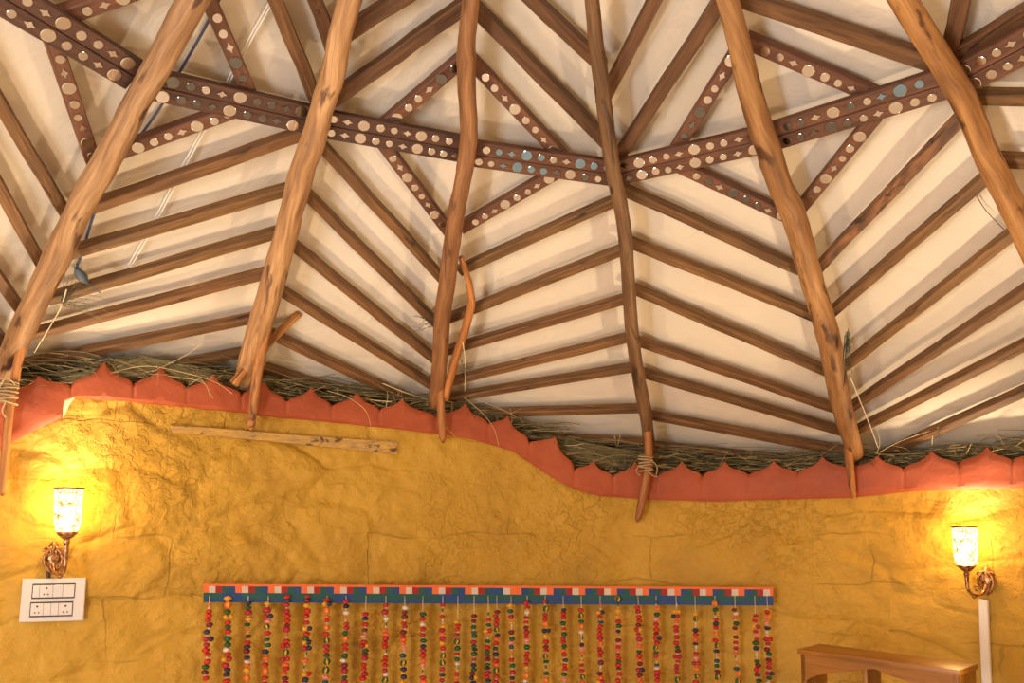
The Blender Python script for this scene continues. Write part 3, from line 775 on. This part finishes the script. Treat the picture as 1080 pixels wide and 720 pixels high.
cord_straw = ([], [], []); strand(cord_straw, smooth_path([at_cone(x, y, -.03) for x, y in ((897, 398), (906, 420), (918, 450), (926, 472))], 5), .0026, .0016, (.72, .62, .42))
tag(strands_obj('pale_straw', cord_straw, at_cone(926, 472, -.03)), 'single pale straw hanging right of the fifth rafter pole foot', 'straw')

# ------------------------------------------------------------------ cables and cords on the fabric
def cord(name, bay, px, r, m, lab, cat, dz=DZ_FABRIC - .025, double=0):
    mb = MB()
    for s in ((-double, double) if double else (0,)):
        mb.tube(smooth_path([at_bay(bay, x + s, y, dz) for x, y in px], 4), r, seg=6)
    return tag(mb.build(name, m, loc=at_bay(bay, *px[0], dz)), lab, cat)
cord('blue_cable', 1, [(236, -10), (213, 35), (190, 75), (171, 110), (150, 140), (126, 170), (108, 205), (97, 232), (88, 262), (80, 285)], .0042, 'blue_cable', 'thin dark blue cable running down behind the leftmost rafter pole', 'cable', dz=DZ_FABRIC - .024)
cord('white_cord', 1, [(292, -8), (262, 45), (238, 92), (212, 142), (185, 192), (160, 240), (132, 288)], .0022, 'white_cord', 'pair of white cords laid along the fabric right of the leftmost rafter pole', 'cord', double=1.8)
cord('loose_thread', 5, [(1028, 203), (1040, 222), (1062, 245)], .0014, 'dark_thread', 'thin dark loose thread hanging near the sixth rafter pole', 'thread', dz=DZ_FABRIC - .03)
def feather():
    P = at_cone(80, 284, -.02); k = px_size(P); root = thing('blue_feather', 'dark blue feather-like tuft at the cable end right of the leftmost rafter pole', 'feather', P)
    q = [at_cone(x, y, -.02) for x, y in ((80, 283), (86, 291), (93, 299), (106, 309))]
    mb = MB(); L = smooth_path(q, 5); n = len(L); R = [.5 + 5.2 * math.sin(PI * min(1, (i / (n - 1)) * 1.5)) ** .8 if i / (n - 1) < .66 else .6 for i in range(n)]
    mb.tube(L, [r * k for r in R], seg=10); part(mb, 'vane', 'feather_blue', root)
    acc = ([], [], [])
    for i in range(12):
        a = math.radians(rnd.uniform(20, 150)); L2 = rnd.uniform(5, 14) * k
        strand(acc, [P + Vector((math.cos(a), 0, math.sin(a))) * L2 * t + Vector((.25 * L2 * t * t, 0, -.3 * L2 * t * t)) for t in (0, .5, 1)], .001, .0006, (.05, .05, .04))
    v, f, c = acc; strands_obj('barb', (v, f, c), root.location, root)
feather()

# ------------------------------------------------------------------ lamps
def sconce(px, off_cup, z_up, lab, sx):
    P = at_wall(*px, .012); ph = phi_of(P); t, u, n = wall_frame(ph); root = thing('wall_sconce', lab, 'wall lamp', P, 'mosaic wall lamps')
    W = lambda a, b, c: P + t * a + u * b + n * c
    # wall plate: ornate leaf-shaped boss
    mb = MB(); pts = []; secs = []
    for i in range(15):
        v = i / 14; z = -.058 + .116 * v; w = .020 * (math.sin(PI * v) ** .6) * (1 + .22 * math.sin(v * 5 * PI)) + .002
        pts.append(W(0, z, .002)); secs.append([(w * math.cos(a), .011 * math.sin(a) * (.5 + math.sin(PI * v))) for a in [2 * PI * k / 14 for k in range(14)]])
    mb.loft(pts, secs, side=t); part(mb, 'wall_plate', 'antique_brass', root)
    # scroll ornaments on either side
    for sd in (-1, 1):
        mb = MB(); sp = []
        for i in range(26):
            a = i / 25 * 3.2 * PI; r = .017 * (1 - i / 34)
            sp.append(W(sd * (.018 + r * math.cos(a) * .8), .022 + r * math.sin(a) - i * .0006, .014))
        mb.tube(sp, [.0042 * (1 - i / 45) for i in range(26)], seg=7)
        sp = [W(sd * (.006 + .022 * math.sin(PI * i / 12)), -.050 + .09 * i / 12, .016) for i in range(13)]
        mb.tube(sp, [.003 + .003 * math.sin(PI * i / 12) for i in range(13)], seg=7)
        part(mb, 'scroll', 'antique_brass', root)
    cx, cz = off_cup
    # swan-neck arm from the plate out, down and up to the cup
    arm = smooth_path([W(0, -.02, .012), W(cx * .15, -.048, cz * .40), W(cx * .6, -.055, cz * .78), W(cx * .95, -.030, cz * 1.0), W(cx, z_up - .030, cz)], 6)
    mb = MB(); mb.tube(arm, [.0085 - .003 * math.sin(PI * i / (len(arm) - 1)) for i in range(len(arm))], seg=10)
    mb.ball(W(cx * .6, -.060, cz * .78), .009, mi=0)
    cur = [W(cx * .5 + .012 * math.cos(a) * (1 - a / 9), -.030 + .012 * math.sin(a) * (1 - a / 9), cz * .6) for a in [k * .35 for k in range(18)]]
    mb.tube(cur, .0032, seg=6); part(mb, 'arm', 'antique_brass', root)
    M = frame(W(cx, z_up, cz), t * .9, -n * .9, u)
    mb = MB(); mb.lathe(M, [(.0005, -.034), (.010, -.032), (.013, -.024), (.010, -.018), (.020, -.010), (.030, -.002), (.036, .004), (.037, .010), (.033, .011), (.0005, .008)], seg=28)
    part(mb, 'cup_holder', 'antique_brass', root)
    # glass cylinder, open at the top, with a rim
    mb = MB(); mb.lathe(M, [(.034, .010), (.043, .020), (.0465, .045), (.048, .10), (.0495, .150), (.0515, .160), (.0500, .161), (.0475, .150), (.0455, .10), (.044, .045), (.040, .022)], seg=40)
    part(mb, 'glass_shade', 'mosaic_glass', root)
    mb = MB(); mb.lathe(M, [(.0500, .157), (.0530, .158), (.0535, .163), (.0500, .164), (.0500, .157)], seg=40)
    part(mb, 'rim', 'antique_brass', root)
    mb = MB(); mb.ball(W(cx, z_up + .075, cz), .020, (1, 1, 1.35), sub=3); mb.lathe(M, [(.011, .008), (.012, .055)], seg=14)
    part(mb, 'bulb', 'bulb_glow', root)
    ld = bpy.data.lights.new('lamp_light', 'POINT'); ld.energy = LAMP_W; ld.color = (1, .76, .46); ld.shadow_soft_size = .03
    lo = bpy.data.objects.new('lamp_light', ld); C.objects.link(lo); lo.location = W(cx, z_up + .115, cz)
    return P
LAMP_W = 12.5
sconce((56, 588), (.034, .088), .082, 'lit mosaic glass wall lamp on the left above the switch plate', 1)
sconce((1041, 612), (-.042, .088), .052, 'lit mosaic glass wall lamp on the right above the white conduit', -1)

# white conduit under the right lamp, with its clips
def conduit():
    mb = MB(); pts = [at_wall(x, y, .018) for x, y in ((1037.5, 632), (1038.5, 665), (1040, 700), (1042, 740), (1044, 790))]
    ph = phi_of(pts[0]); t, u, n = wall_frame(ph); mb.bar(pts, .034, .020, t, ch=.003)
    tag(mb.build('cable_conduit', 'conduit', loc=pts[-1], sharp=True), 'white plastic cable conduit running down the wall under the right lamp', 'cable conduit')
conduit()
def wire():
    mb = MB(); mb.tube(smooth_path([at_wall(x, y, .012) for x, y in ((52, 598), (50.5, 604), (51, 612))], 4), .0055, seg=8)
    tag(mb.build('lamp_wire', 'gap_dark', loc=at_wall(51, 612, .012)), 'short dark wire from the left lamp down to the switch plate', 'wire')
wire()

# ------------------------------------------------------------------ switch plate
def plate():
    c = at_wall(55, 632, .016); t, u, n = wall_frame(phi_of(c)); n = (n + u * .02).normalized()
    def hit(x, y):
        r = ray(x, y); return CAM + r * ((c - CAM).dot(n) / r.dot(n))
    q = [hit(24, 610), hit(91, 609), hit(88, 654), hit(20, 656)]
    def B(a, b, h=0):
        return q[0] * (1 - a) * (1 - b) + q[1] * a * (1 - b) + q[2] * a * b + q[3] * (1 - a) * b + n * h
    root = thing('switch_plate', 'white electrical plate with two rows of sockets and switches under the left lamp', 'switch plate', c)
    def slab(mb, a0, a1, b0, b1, h0, h1, bev=.002, mi=0):
        w = .012
        lo = [B(a0, b0, h0), B(a1, b0, h0), B(a1, b1, h0), B(a0, b1, h0)]; hi = [p + n * (h1 - h0 - bev) for p in lo]; ca = sum(lo, Vector()) / 4
        tp = []
        for p in lo:
            d = (p - ca); tp.append(p - d.normalized() * bev * 1.4 + n * (h1 - h0))
        mb.add(lo + hi + tp, [(0, 1, 2, 3)[::-1], (8, 9, 10, 11)] + [(k, (k + 1) % 4, 4 + (k + 1) % 4, 4 + k) for k in range(4)] + [(4 + k, 4 + (k + 1) % 4, 8 + (k + 1) % 4, 8 + k) for k in range(4)], mi=mi)
    mb = MB(); slab(mb, 0, 1, 0, 1, -.014, .010, .003); part(mb, 'cover_plate', 'white_plastic', root, smooth=False)
    def row(b0, b1, a0, a1, mods):
        mb = MB(); slab(mb, a0, a1, b0, b1, .009, .0112, .0005); fr = part(mb, 'module_frame', 'gap_dark', root, smooth=False)
        e = .012; W = a1 - a0 - 2 * e
        for (x0, x1, kind) in mods:
            mb = MB(); slab(mb, a0 + e + W * x0 + .002, a0 + e + W * x1 - .002, b0 + .035, b1 - .035, .010, .0145 if kind == 'switch' else .0132, .0012)
            o = mb.build('rocker_switch' if kind == 'switch' else 'socket_outlet' if kind == 'socket' else 'blank_cover', 'grey_plastic' if kind == 'blank' else 'white_plastic', fr, loc=root.location, smooth=False)
            if kind == 'socket':
                am, hw = a0 + e + W * (x0 + x1) / 2, W * (x1 - x0); bm_, bh = (b0 + b1) / 2, (b1 - b0)
                m2 = MB()
                for (dx, dy, rr) in ((0, -.20, .0036), (-.15, .20, .0026), (.15, .20, .0026)):
                    M = frame(B(am + dx * hw, bm_ + dy * bh, .0128), t, n.cross(t), n); m2.lathe(M, [(rr, 0), (rr, .0008), (.0001, .0008)], seg=14)
                # the pin holes belong to the outlet's own face
                o2 = m2.build('pin_holes', 'gap_dark', fr, loc=root.location, smooth=False)
    row(.12, .47, .155, .83, [(0, .16, 'blank'), (.16, .48, 'socket'), (.48, .72, 'blank'), (.72, 1, 'switch')])
    row(.54, .89, .145, .815, [(0, .30, 'socket'), (.30, .48, 'switch'), (.48, .66, 'switch'), (.66, 1, 'socket')])
plate()

# ------------------------------------------------------------------ beaded wall hanging
for nm, c in (('cloth_orange', (.72, .15, .045)), ('cloth_white', (.56, .50, .44)), ('cloth_red', (.30, .015, .015)), ('cloth_teal', (.012, .085, .085)), ('cloth_blue', (.014, .06, .20)),
              ('bead_red', (.44, .014, .011)), ('bead_crimson', (.36, .012, .035)), ('bead_green', (.012, .08, .022)), ('bead_navy', (.02, .02, .06)), ('bead_maroon', (.15, .01, .02)),
              ('bead_yellow', (.62, .30, .02)), ('bead_orange', (.66, .12, .03)), ('bead_pink', (.66, .22, .20)), ('bead_white', (.62, .54, .45)), ('bead_teal', (.01, .07, .11)), ('thread', (.72, .62, .48))):
    plain(nm, c, .75 if 'bead' not in nm else .55)
BEADS = ['bead_red', 'bead_crimson', 'bead_green', 'bead_navy', 'bead_maroon', 'bead_yellow', 'bead_orange', 'bead_pink', 'bead_white', 'bead_teal', 'thread']
def hanging():
    top = lambda x: 615.5 + (x - 215) / 600 * 3.5
    hgt = lambda x: 19.3
    P0 = at_wall(515, 620, .07)
    root = thing('beaded_wall_hanging', 'long embroidered band with rows of hanging colourful pompom and bead strings', 'wall hanging', P0)
    cols = ['cloth_orange', 'cloth_white', 'cloth_red', 'cloth_teal', 'cloth_blue']
    # the band: top edge, patchwork row, teal stripe, blue stripe
    xs = [(214.5, 0)]; x = 216.0
    seqL = [(5, 0), (6.5, 1), (7, 2), (7, 3), (8, 4), (7.5, 0)]
    edges = [(214.5, 220.5, 0)]; x = 220.5
    L = [(6.8, 1), (6.8, 2), (6.6, 3), (7.6, 4), (6.8, 0)]; i = 0
    while x < 515: w, c = L[i % 5]; w = min(w, 516 - x); edges.append((x, x + w, c)); x += w; i += 1
    edges += [(516, 531, 4), (531, 538, 1), (538, 550, 0)]; x = 550
    R = [(7.0, 4), (6.2, 3), (6.8, 2), (6.8, 1), (6.8, 0)]; i = 0
    while x < 815: w, c = R[i % 5]; w = min(w, 815.5 - x); edges.append((x, x + w, c)); x += w; i += 1
    rows = [0, .12, .48, .80, 1.0]
    mb = MB(); off = .070
    def bp(x, v, o): return at_wall(x, top(x) + hgt(x) * v, o)
    for (a, b, c) in edges:
        for k in range(4):
            v0, v1 = rows[k], rows[k + 1]
            mi = 0 if k == 0 else c if k == 1 else 3 if k == 2 else 4
            if k == 2 and (int(a) // 23) % 5 == 0: mi = 4
            f4 = [bp(a, v0, off), bp(b, v0, off), bp(b, v1, off), bp(a, v1, off)]; b4 = [bp(a, v0, off - .006), bp(b, v0, off - .006), bp(b, v1, off - .006), bp(a, v1, off - .006)]
            fs = [(0, 3, 2, 1), (4, 5, 6, 7)]
            if k == 0: fs.append((0, 1, 5, 4))
            if k == 3: fs.append((3, 7, 6, 2))
            if a == edges[0][0]: fs.append((0, 4, 7, 3))
            if b == edges[-1][1]: fs.append((1, 2, 6, 5))
            mb.add(f4 + b4, fs, mi=mi)
    part(mb, 'embroidered_band', cols, root, smooth=False)
    S = [(221, 635), (241, 628), (262, 634), (283, 634), (303, 627), (324, 627), (345, 630), (365, 632), (386, 645), (407, 636), (427, 638), (446, 645), (467, 636), (483, 653), (500, 647), (515, 645), (524, 643),
         (539, 636), (556, 633), (575, 632), (594, 641), (613, 641), (633, 636), (652, 628), (673, 638), (692, 633), (713, 636), (733, 645), (754, 633), (775, 641), (796, 647), (809, 643)]
    wts = [.33, .17, .14, .07, .08, .07, .06, .03, .05, .03]
    for (x, y) in S:
        mb = MB(); p = at_wall(x, 630, .075); t, u, n = wall_frame(phi_of(p)); k = px_size(p)
        zt = at_wall(x, 628, .075).z; z0 = at_wall(x, y, .075).z; zb = at_wall(x, 800, .075).z
        sway = rnd.uniform(-.01, .01)
        mb.tube([Vector((p.x, p.y, zt)) + n * .0, Vector((p.x, p.y, z0)), Vector((p.x, p.y, zb)) + t * sway], .0013, seg=5, mi=10)
        z = z0; prev = -1
        while z > zb:
            r = rnd.random(); f_ = (zt - z) / (zt - zb); c = Vector((p.x, p.y, z)) + t * (sway * f_ + rnd.gauss(0, .0022)) + n * rnd.uniform(-.002, .004)
            mi = rnd.choices(range(10), wts)[0]
            if mi == prev and rnd.random() < .5: mi = (mi + 2) % 10
            prev = mi
            if r < .79:                                   # wool pompom
                R_ = rnd.uniform(.0108, .0140); sq = rnd.uniform(.62, .9)
                mb.ball(c - u * R_ * sq, R_, (1.1, 1.1, sq), mi=mi, sub=2, rough=.2, seed=rnd.random() * 90); z -= 2 * R_ * sq + rnd.uniform(-.003, .001)
                if rnd.random() < .42:
                    mb.ball(Vector((c.x, c.y, z - .003)), .0042, mi=8, sub=1); z -= .007
            elif r < .89:                                 # striped cloth ball
                R_ = rnd.uniform(.0125, .0155); a = rnd.choice((2, 6)); bm = bmesh.new(); bmesh.ops.create_uvsphere(bm, u_segments=12, v_segments=8, radius=R_)
                kk = len(mb.mi); mb.bm(bm, Matrix.Translation(c - u * R_) @ Matrix.Rotation(rnd.uniform(-.4, .4), 4, 'Y'), a)
                vals = mb.v
                for fi in range(kk, len(mb.mi)):
                    cc = sum((vals[q] for q in mb.f[fi]), Vector()) / len(mb.f[fi]) - (c - u * R_)
                    if int((math.atan2(cc.y, cc.x) + PI) / (2 * PI) * 12) % 3 == 0: mb.mi[fi] = 5
                z -= 2 * R_ + .003
            elif r < .96:                                 # long glass bead between tiny white ones
                h = rnd.uniform(.012, .02); mb.ball(c - u * h / 2, h / 2, (.5, .5, 1), mi=rnd.choice((2, 6, 8)), sub=2); z -= h + .003
                mb.ball(Vector((c.x, c.y, z - .003)), .004, mi=8, sub=1); z -= .008
            else:                                         # side pair of pompoms, with a little thread showing
                for sd in (-1, 1): mb.ball(c + t * sd * .009 - u * .010 + n * .003, .0115, (1, 1, .9), mi=rnd.choice((1, 3, 5, 0)), sub=2, rough=.35, seed=rnd.random() * 90)
                z -= .022
        part(mb, 'bead_string', BEADS, root)
hanging()

# ------------------------------------------------------------------ carved wooden shelf at the lower right
def shelf():
    h = YH
    # front top edge from the photograph, stood upright at one height
    zt = 1.55 - .50
    def lvl(x, y):
        r = ray(x, y); return CAM + r * ((zt - CAM.z) / r.z)
    FL, FR = lvl(844, 684), lvl(1010, 706)
    e = FR - FL; Lx = e.length; e.normalize(); bk = Vector((-e.y, e.x, 0)); bk = bk if bk.y > 0 else -bk; D = .165; u = Vector((0, 0, 1)); H = .55
    root = thing('carved_wall_shelf', 'brown wooden shelf unit with a scalloped front apron at the lower right', 'shelf', FL - u * H)
    T = .018
    M = lambda a, b, c: frame(FL + e * a + bk * b + u * c, e, bk, u)
    mb = MB(); mb.box(M(Lx / 2, D / 2 - .004, -T / 2), Lx + .016, D + .008, T, ch=.003); part(mb, 'top_board', 'shelf_wood', root, sharp=True)
    for a in (T / 2, Lx - T / 2):
        mb = MB(); mb.box(frame(FL + e * a + bk * D / 2 - u * (T + H) / 2, u, bk, e), H - T, D - .002, T, ch=.002); part(mb, 'side_panel', 'shelf_wood', root, sharp=True)
    mb = MB(); mb.box(frame(FL + e * Lx * .40 + bk * (D / 2 + .02) - u * (T + H) / 2, u, bk, e), H - T, D - .05, T, ch=.002); part(mb, 'divider', 'shelf_wood', root, sharp=True)
    mb = MB(); mb.box(M(Lx / 2, D / 2, -H + T / 2), Lx, D, T, ch=.002); part(mb, 'lower_board', 'shelf_wood', root, sharp=True)
    # apron: straight top, ogee lower edge hanging low at both ends and pointed up in the middle
    N = 40; v = []; f = []; uv = []
    for i in range(N + 1):
        t = i / N; s = abs(t - .5) * 2
        dep = .016 + .042 * (1 - (1 - s) ** 2) + .050 * s ** 5 + (.018 if s > 2 else 0)
        for (b, z) in ((0, -T), (0, -T - dep), (.016, -T - dep), (.016, -T)):
            v.append(FL + e * (Lx * t) + bk * (b + .001) + u * z); uv.append((z + b, Lx * t))
    for i in range(N):
        for j in range(4):
            k = (j + 1) % 4; f.append((i * 4 + j, i * 4 + k, (i + 1) * 4 + k, (i + 1) * 4 + j))
    f += [(0, 1, 2, 3)[::-1], tuple(N * 4 + j for j in range(4))]
    mb = MB(); mb.add(v, f, uv); part(mb, 'scalloped_apron', 'shelf_wood', root, sharp=True)
shelf()

# ------------------------------------------------------------------ light
w = bpy.data.worlds.new('world'); bpy.context.scene.world = w; w.use_nodes = True
w.node_tree.nodes['Background'].inputs[0].default_value = (.62, .78, 1, 1); w.node_tree.nodes['Background'].inputs[1].default_value = 1.0
def area(ph, z, sx, sz, e, col, aim):
    ld = bpy.data.lights.new('doorway_daylight', 'AREA'); ld.shape = 'RECTANGLE'; ld.size = sx; ld.size_y = sz; ld.energy = e; ld.color = col
    o = bpy.data.objects.new('doorway_daylight', ld); C.objects.link(o); o.location = wall_pt(ph, z, .06)
    o.rotation_euler = (Vector(aim) - o.location).to_track_quat('-Z', 'Y').to_euler()
area(math.radians(225), 1.15, .6, 1.2, 60, (1, .95, .90), (.2, 1.4, 1.9))
for ph, z, e in ((-1.75, 1.7, 26), (2.0, 1.7, 14)):   # added lights for unseen wall lamps, beside and behind the camera
    ld = bpy.data.lights.new('lamp_light', 'POINT'); ld.energy = e; ld.color = (1, .70, .38); ld.shadow_soft_size = .05
    lo = bpy.data.objects.new('lamp_light', ld); C.objects.link(lo); lo.location = wall_pt(ph, z, .14)
# added low uplights, unseen below the frame, to light the fabric, left and right
for ph, off, e in ((.98, .75, 72), (-.98, .75, 52)):
    ld = bpy.data.lights.new('added_uplight', 'SPOT'); ld.energy = e; ld.color = (1, .76, .47); ld.shadow_soft_size = .045; ld.spot_size = math.radians(118); ld.spot_blend = .7
    o = bpy.data.objects.new('added_uplight', ld); C.objects.link(o); o.location = wall_pt(ph, .75, off); o.rotation_euler = (Vector((AX.x * .6, AX.y + .5, 2.9)) - o.location).to_track_quat('-Z', 'Y').to_euler()
vs = bpy.context.scene.view_settings; vs.view_transform = 'Standard'; vs.look = 'None'; vs.gamma = 1; vs.use_curve_mapping = False; vs.exposure = .28
